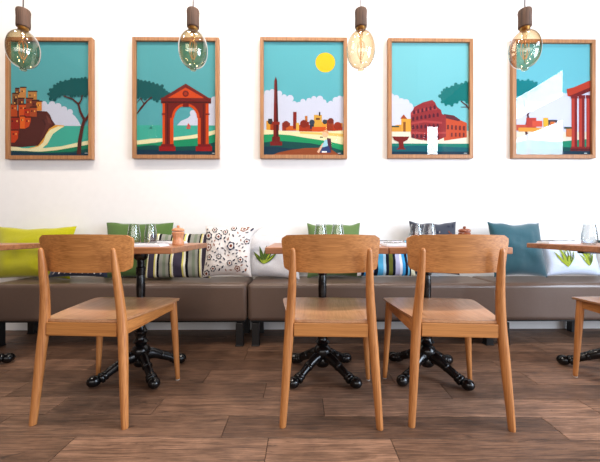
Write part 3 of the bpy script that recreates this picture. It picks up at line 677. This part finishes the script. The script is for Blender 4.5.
# ------------------------------------------------------------------ pendant bulbs
def pendant(x, d, amber, label, tilt=0):
    X, Y = CF(x, d)
    t = thing('pendant_lamp', label, 'pendant lamp', (X, Y, 1.757), 0, 'bulb pendants')
    bz = 0.0
    prof = [(0.0, 0.0), (0.012, 0.001), (0.018, 0.006), (0.016, 0.014), (0.024, 0.019), (0.046, 0.030), (0.064, 0.050), (0.0765, 0.080), (0.081, 0.115), (0.080, 0.145), (0.072, 0.177), (0.057, 0.203), (0.038, 0.220), (0.026, 0.230), (0.021, 0.240)]
    bm = bmesh.new(); lathe(bm, [(max(0, a), b_) for a, b_ in smoothpath(prof, 4)], 56, closed=False)
    blb = finish('bulb', bm, M['amber'] if amber else M['olive'], t, angle=80)
    # glass stem and filament
    bm = bmesh.new(); lathe(bm, [(0.014, 0.235), (0.012, 0.20), (0.007, 0.18), (0.004, 0.165), (0.004, 0.045), (0, 0.04)], 12, closed=False); finish('stem', bm, M['amber'], blb, angle=80)
    bm = bmesh.new()
    for q in range(6):
        a = q*PI/3; r = 0.021
        sweep(bm, [(0.006*math.cos(a), .006*math.sin(a), .17, .0011, .0011), (r*math.cos(a), r*math.sin(a), .155, .0011, .0011), (r*math.cos(a+.4), r*math.sin(a+.4), .10, .0011, .0011), (.006*math.cos(a+.5), .006*math.sin(a+.5), .065, .0011, .0011)], 6, ref=(0.3, 0.9, .1), cap=0)
    finish('filament', bm, M['filament'], blb)
    bm = bmesh.new()
    pr = [(0.020, 0.230)]
    for k in range(3): pr += [(0.026, 0.234+k*.006), (0.0225, 0.237+k*.006)]
    pr += [(0.03, 0.252), (0.0, 0.252)]
    lathe(bm, pr, 24); finish('screw_cap', bm, M['brass'], t)
    bm = bmesh.new(); lathe(bm, [(0.0, 0.246), (0.028, 0.246), (0.034, 0.250), (0.035, 0.262), (0.034, 0.305), (0.036, 0.340), (0.033, 0.350), (0.0, 0.352)], 20)
    finish('lamp_holder', bm, M['holder'], t)
    bm = bmesh.new(); sweep(bm, [(0, 0, 0.345, .0032, .0032), (0, 0, ZC-1.757-.02, .0032, .0032)], 8, cap=0); finish('cable', bm, M['cable'], t)
    bm = bmesh.new(); lathe(bm, [(0, ZC-1.757), (.05, ZC-1.757), (.05, ZC-1.757-.02), (.01, ZC-1.757-.035), (0, ZC-1.757-.035)], 24); finish('ceiling_rose', bm, M['holder'], t)
pendant(-1.60, 1.85, False, 'globe bulb pendant over the cliff village print, leftmost of the pendants')
pendant(-0.618, 1.85, False, 'greenish bulb pendant in front of the gate print')
pendant(0.352, 1.85, True, 'amber bulb pendant between the sun print and the amphitheatre print')
pendant(1.30, 1.85, True, 'amber bulb pendant before the temple column print, rightmost of the pendants')

# ------------------------------------------------------------------ bistro tables
def ball_leg(ang):
    bm = bmesh.new(); c, s_ = math.cos(ang), math.sin(ang)
    P = [(0.03, .108, .027, .036), (0.07, .102, .025, .030), (0.12, .078, .021, .024), (0.17, .052, .021, .022), (0.205, .036, .024, .022)]
    pts = smoothpath([(r*c, r*s_, z, a, b_) for r, z, a, b_ in P], 5)
    sweep(bm, pts, 12, ref=(0, 0, 1), cap=0)
    # rib on top of the leg, toe collar and rounded toe
    pts = smoothpath([(r*c, r*s_, z+b_*.8, .007, .010) for r, z, a, b_ in P[:4]], 4); sweep(bm, pts, 8, ref=(0, 0, 1), cap=0.5)
    for rr_, zz, ra in ((.196, .038, .030), (.180, .046, .027), (.118, .080, .027)):
        sweep(bm, [((rr_-.005)*c, (rr_-.005)*s_, zz+.002, ra, ra*.95), ((rr_+.005)*c, (rr_+.005)*s_, zz-.002, ra, ra*.95)], 12, ref=(0, 0, 1), cap=.3)
    q = bmesh.ops.create_uvsphere(bm, u_segments=16, v_segments=10, radius=.031)['verts']
    for v in q: v.co = Vector((v.co.x*1.15, v.co.y, v.co.z*.95+.0295)); v.co.x, v.co.y = (v.co.x+.232)*c-v.co.y*s_, (v.co.x+.232)*s_+v.co.y*c
    return bm
def make_table(x, d, label, group):
    X, Y = CF(x, d)
    t = thing('bistro_table', label, 'table', (X, Y, 0), -TH, group)
    bm = bmesh.new(); box(bm, -.3, .3, -.3, .3, .718, .75)
    o = finish('tabletop', bm, M['table_wood'], t, bevel=0.004, angle=30)
    bm = bmesh.new()
    lathe(bm, [(0, .050), (.030, .050), (.040, .062), (.044, .085), (.036, .10), (.046, .115), (.052, .14), (.044, .158), (.030, .17), (.034, .18), (.042, .19), (.034, .20), (.027, .21), (.029, .235), (.036, .243), (.036, .252), (.027, .262), (.0215, .30),
               (.0205, .36), (.026, .366), (.026, .376), (.0205, .382), (.0205, .42), (.023, .44), (.0245, .50), (.023, .56), (.0205, .575), (.026, .58), (.026, .606), (.026, .618), (.0205, .624), (.0205, .66), (.036, .672), (.040, .69), (.040, .7), (0, .7)], 24)
    finish('column', bm, M['iron'], t)
    bm = boxes((-.2, .2, -.022, .022, .70, .716), (-.022, .022, -.2, .2, .7005, .7165)); finish('top_bracket', bm, M['iron'], t, smooth=False, bevel=.003)
    for k in range(4): finish('leg', ball_leg(PI/4+k*PI/2), M['iron'], t)
    return t
GT = 'square bistro tables'
T0 = make_table(-0.925, 1.86, 'square wooden bistro table behind the leftmost chair, pepper mill on it', GT)
def bt(x, d, rot, label):
    X, Y = CF(x, d); r = dup(T0, (X, Y, 0), -TH, label, GT)
    for ch in r.children:
        if ch.name.startswith('leg'): ch.rotation_euler = (0, 0, R(rot))
    return r
bt(0.130, 1.855, 0, 'square wooden bistro table directly behind the middle chair')
bt(0.735, 1.855, -8, 'square wooden bistro table behind the right middle chair')
bt(1.825, 1.855, 10, 'square wooden bistro table cut by the right picture edge')
bt(-2.005, 1.855, 0, 'square wooden bistro table before the lime cushion at the left edge')
for ch in T0.children:
    if ch.name.startswith('leg'): ch.rotation_euler = (0, 0, R(-3))

# ------------------------------------------------------------------ dining chairs
def make_chair(x, d, rz, label, group):
    X, Y = CF(x, d)
    t = thing('dining_chair', label, 'chair', (X, Y, 0), rz-TH, group)
    # seat: dished plywood sheet, wider at the front
    bm = bmesh.new(); n = 22; top = {}; bot = {}
    for i in range(n+1):
        for j in range(n+1):
            u = -1+2*i/n; v = j/n
            yy = -.218+v*.466
            hw = .172+(.240-.172)*min(1, v*1.25)**.8
            rc = .045
            dv = min(yy+.218, .248-yy)
            rcc = rc if yy > 0 else .012
            if dv < rcc: hw -= rcc-math.sqrt(max(0, rcc*rcc-(rcc-dv)**2))
            bow = .010*(1-u*u) if v > .5 else -.006*(1-u*u)
            zz = .449-.012*(1-u*u)*math.sin(PI*min(1, v*1.1))+.004*v - .006*max(0, v-.88)/.12
            p = (u*hw, yy+bow*abs(2*v-1), zz)
            top[i, j] = bm.verts.new(p); bot[i, j] = bm.verts.new((p[0]*.985, p[1], p[2]-.011))
    for i in range(n):
        for j in range(n):
            bm.faces.new((top[i, j], top[i+1, j], top[i+1, j+1], top[i, j+1])); bm.faces.new((bot[i, j], bot[i, j+1], bot[i+1, j+1], bot[i+1, j]))
    for i in range(n):
        for (a, b_) in (((i, 0), (i+1, 0)), ((i+1, n), (i, n)), ((0, i+1), (0, i)), ((n, i), (n, i+1))):
            bm.faces.new((top[a], bot[a], bot[b_], top[b_]))
    finish('seat', bm, M['oak_seat'], t, angle=50)
    # aprons
    def rail(p0, p1, h0, h1, th, zt, mat, name='apron'):
        bm = bmesh.new(); a = Vector(p0); b_ = Vector(p1); dd = (b_-a).normalized(); nn = Vector((-dd.y, dd.x, 0))*th/2
        vs = []
        for c, h in ((a, h0), (b_, h1)):
            for sgn in (-1, 1):
                for z in (zt-h, zt): q = c+nn*sgn; vs.append(bm.verts.new((q.x, q.y, z)))
        for f in ((0, 1, 3, 2), (4, 6, 7, 5), (0, 4, 5, 1), (2, 3, 7, 6), (1, 5, 7, 3), (0, 2, 6, 4)): bm.faces.new([vs[i] for i in f])
        finish(name, bm, mat, t, smooth=False, bevel=.003)
    rail((-.158, -.216, 0), (.158, -.216, 0), .058, .058, .022, .436, M['oak_x'])
    rail((-.190, .196, 0), (.190, .196, 0), .045, .045, .020, .434, M['oak_x'])
    for sgn in (-1, 1):
        rail((sgn*.172, -.20, 0), (sgn*.207, .195, 0), .058, .040, .022, .436, M['oak_y'])
    # front legs (tapered) and rear legs that run up as back posts
    for sgn in (-1, 1):
        bm = bmesh.new(); sweep(bm, smoothpath([(sgn*.232, .203, .006, .0115, .0115), (sgn*.224, .200, .15, .015, .0145), (sgn*.214, .197, .33, .019, .018), (sgn*.208, .195, .436, .0195, .0185)], 5), 16, cap=.3)
        finish('leg', bm, M['oak_z'], t)
    for sgn in (-1, 1):
        bm = bmesh.new()
        sweep(bm, smoothpath([(sgn*.204, -.240, .006, .0145, .0145), (sgn*.194, -.230, .16, .0175, .0175), (sgn*.184, -.219, .32, .0200, .020), (sgn*.176, -.213, .43, .0205, .021), (sgn*.167, -.222, .56, .0185, .018), (sgn*.162, -.238, .67, .0155, .015), (sgn*.160, -.250, .745, .0105, .0095)], 6), 16, cap=1.4)
        finish('leg', bm, M['oak_z'], t)
    for gx, gy in ((-.232, .203), (.232, .203), (-.202, -.240), (.202, -.240)):
        bm = bmesh.new(); lathe(bm, [(0, 0), (.011, 0), (.012, .004), (0, .004)], 16, gx, gy); finish('glide', bm, M['glide'], t)
    # curved backrest
    bm = bmesh.new(); nx, nz = 30, 12; hw, hh = .216, .079; rc = .026
    fr_, bk = {}, {}
    for i in range(nx+1):
        for j in range(nz+1):
            u = -1+2*i/nx; v = -1+2*j/nz; z = v*hh; w_ = hw-.007+.007*v
            dv = hh-abs(z)
            if dv < rc: w_ -= rc-math.sqrt(max(0, rc*rc-(rc-dv)**2))
            xx = u*w_; yc = -.232+.95*xx*xx-.10*z
            zz = .733+z+.004*(1-u*u)*(v)
            bk[i, j] = bm.verts.new((xx, yc-.006, zz)); fr_[i, j] = bm.verts.new((xx, yc+.008, zz))
    for i in range(nx):
        for j in range(nz):
            bm.faces.new((bk[i, j], bk[i+1, j], bk[i+1, j+1], bk[i, j+1])); bm.faces.new((fr_[i, j], fr_[i, j+1], fr_[i+1, j+1], fr_[i+1, j]))
    for i in range(nx):
        for j in (0, nz): bm.faces.new((bk[i, j], fr_[i, j], fr_[i+1, j], bk[i+1, j]))
    for j in range(nz):
        for i in (0, nx): bm.faces.new((bk[i, j], bk[i, j+1], fr_[i, j+1], fr_[i, j]))
    finish('backrest', bm, M['oak_x'], t, angle=50, bevel=0)
    return t
GC = 'oak dining chairs facing the bench'
ch = make_chair(-0.927, 1.600, R(-3.5), 'oak dining chair at the left, in front of the lime cushion', GC)
def pc(x, d, rz, label): X, Y = CF(x, d); return dup(ch, (X, Y, 0), R(rz)-TH, label, GC)
pc(0.140, 1.590, -2.2, 'middle oak dining chair, in front of the grass green cushion')
pc(0.695, 1.585, -4, 'oak dining chair in front of the navy patterned cushion')
pc(1.80, 1.62, 0, 'oak dining chair at the right picture edge, mostly cut off')

# ------------------------------------------------------------------ things on the tables
def make_glass(x, d, z, label, group, h=.118, r=.038):
    X, Y = CF(x, d)
    bm = bmesh.new()
    lathe(bm, [(0, .002), (r*.72, .002), (r*.93, h*.10), (r, h*.27), (r*.93, h*.55), (r*.70, h), (r*.70-.0012, h), (r*.93-.0015, h*.55), (r-.0018, h*.27), (r*.92-.002, h*.12), (r*.5, h*.07), (0, h*.06)], 28, closed=False)
    o = finish('drinking_glass', bm, M['clear'], None, angle=80); o.location = (X, Y, z); tag(o, label, 'glass', group); return o
TZ = .7505
gl = make_glass(-.985, 1.90, TZ, 'left clear glass on the table with the leftmost chair', 'clear tulip glasses')
def pg(x, d, label):
    X, Y = CF(x, d); o = gl.copy(); C.objects.link(o); o.location = (X, Y, TZ); o['label'] = label; return o
pg(-.905, 1.94, 'right clear glass on the table with the leftmost chair')
pg(.115, 1.78, 'left clear glass above the middle chair back')
pg(.212, 1.80, 'right clear glass above the middle chair back')
pg(.645, 1.78, 'left clear glass in front of the navy patterned cushion')
pg(.735, 1.82, 'right clear glass in front of the navy patterned cushion')
pg(1.655, 1.83, 'left clear glass on the table at the right edge')
pg(1.745, 1.80, 'clear glass nearest the right picture edge')

def mill(x, d, label, mat, k=1.0):
    X, Y = CF(x, d)
    t = thing('pepper_mill', label, 'pepper mill', (X, Y, TZ), 0)
    bm = bmesh.new(); lathe(bm, [(p*k, q*k) for p, q in [(0, 0), (.031, 0), (.033, .006), (.031, .018), (.0275, .035), (.0285, .05), (.033, .062), (.034, .070), (.030, .076), (0, .076)]], 28); finish('body', bm, mat, t)
    bm = bmesh.new(); lathe(bm, [(p*k, q*k) for p, q in [(0, .076), (.029, .077), (.034, .081), (.034, .087), (.028, .094), (.014, .098), (0, .099)]], 28); cp = finish('cap', bm, mat, t)
    bm = bmesh.new(); lathe(bm, [(p*k, q*k) for p, q in [(0, .098), (.006, .099), (.009, .105), (.006, .111), (0, .112)]], 16); finish('knob', bm, mat, cp)
mill(-.685, 1.80, 'squat pale wooden pepper mill on the left table', M['millwood'])
mill(.925, 1.80, 'dark reddish wooden pepper mill behind the right middle chair back', M['millwood_dark'], .95)

def napkin(x, d, rz, label, group='folded white napkins'):
    X, Y = CF(x, d)
    bm = bmesh.new()
    for k in range(3):
        box(bm, -.10+.002*k, .10-.004*k, -.055+.001*k, .055-.003*k, .0042*k, .0042*k+.0038)
    o = finish('napkin', bm, M['paper'], None, smooth=False, bevel=.001); o.location = (X, Y, TZ); o.rotation_euler = (0, 0, rz); tag(o, label, 'napkin', group)
def fork(x, d, rz, label):
    X, Y = CF(x, d); bm = bmesh.new()
    sweep(bm, smoothpath([(-.09, 0, .003, .006, .0015), (-.03, 0, .003, .003, .0015), (.03, 0, .006, .003, .0015), (.05, 0, .004, .010, .0015)], 4), 8, ref=(0, 0, 1), cap=.3)
    for q in (-1.5, -.5, .5, 1.5): sweep(bm, [(.048, q*.0055, .004, .0017, .001), (.07, q*.0055, .003, .0016, .001), (.09, q*.005, .006, .001, .0008)], 6, ref=(0, 0, 1), cap=.3)
    o = finish('fork', bm, M['steel']); o.location = (X, Y, TZ+.0132); o.rotation_euler = (0, 0, rz); tag(o, label, 'fork', 'forks on napkins')
def knife(x, d, rz, label):
    X, Y = CF(x, d); bm = bmesh.new()
    sweep(bm, smoothpath([(-.10, 0, .004, .007, .0028), (-.02, 0, .004, .005, .0028), (0, 0, .004, .008, .001), (.06, .001, .003, .0085, .0008), (.10, -.003, .003, .002, .0006)], 4), 8, ref=(0, 0, 1), cap=.3)
    o = finish('knife', bm, M['steel']); o.location = (X, Y, TZ+.0132); o.rotation_euler = (0, 0, rz); tag(o, label, 'knife', 'knives on napkins')
sets = [(-.80, 1.665, 'at the near side of the left table'), (-.83, 2.03, 'at the bench side of the left table'),
        (.315, 1.70, 'at the near right corner of the middle chair table'), (.315, 2.03, 'at the bench side of the middle chair table'),
        (.545, 1.70, 'at the near left corner of the right middle table'), (.56, 2.03, 'at the bench side of the right middle table'),
        (1.65, 2.05, 'at the bench side of the right edge table'), (1.80, 1.66, 'at the near side of the right edge table')]
for x, d, wh in sets:
    napkin(x, d, R(rnd.uniform(-4, 4)), 'folded white napkin '+wh)
    fork(x, d-.02, R(rnd.uniform(-8, 8)), 'steel fork lying on the napkin '+wh)
    knife(x+.005, d+.022, R(rnd.uniform(-8, 8)), 'steel knife lying on the napkin '+wh)
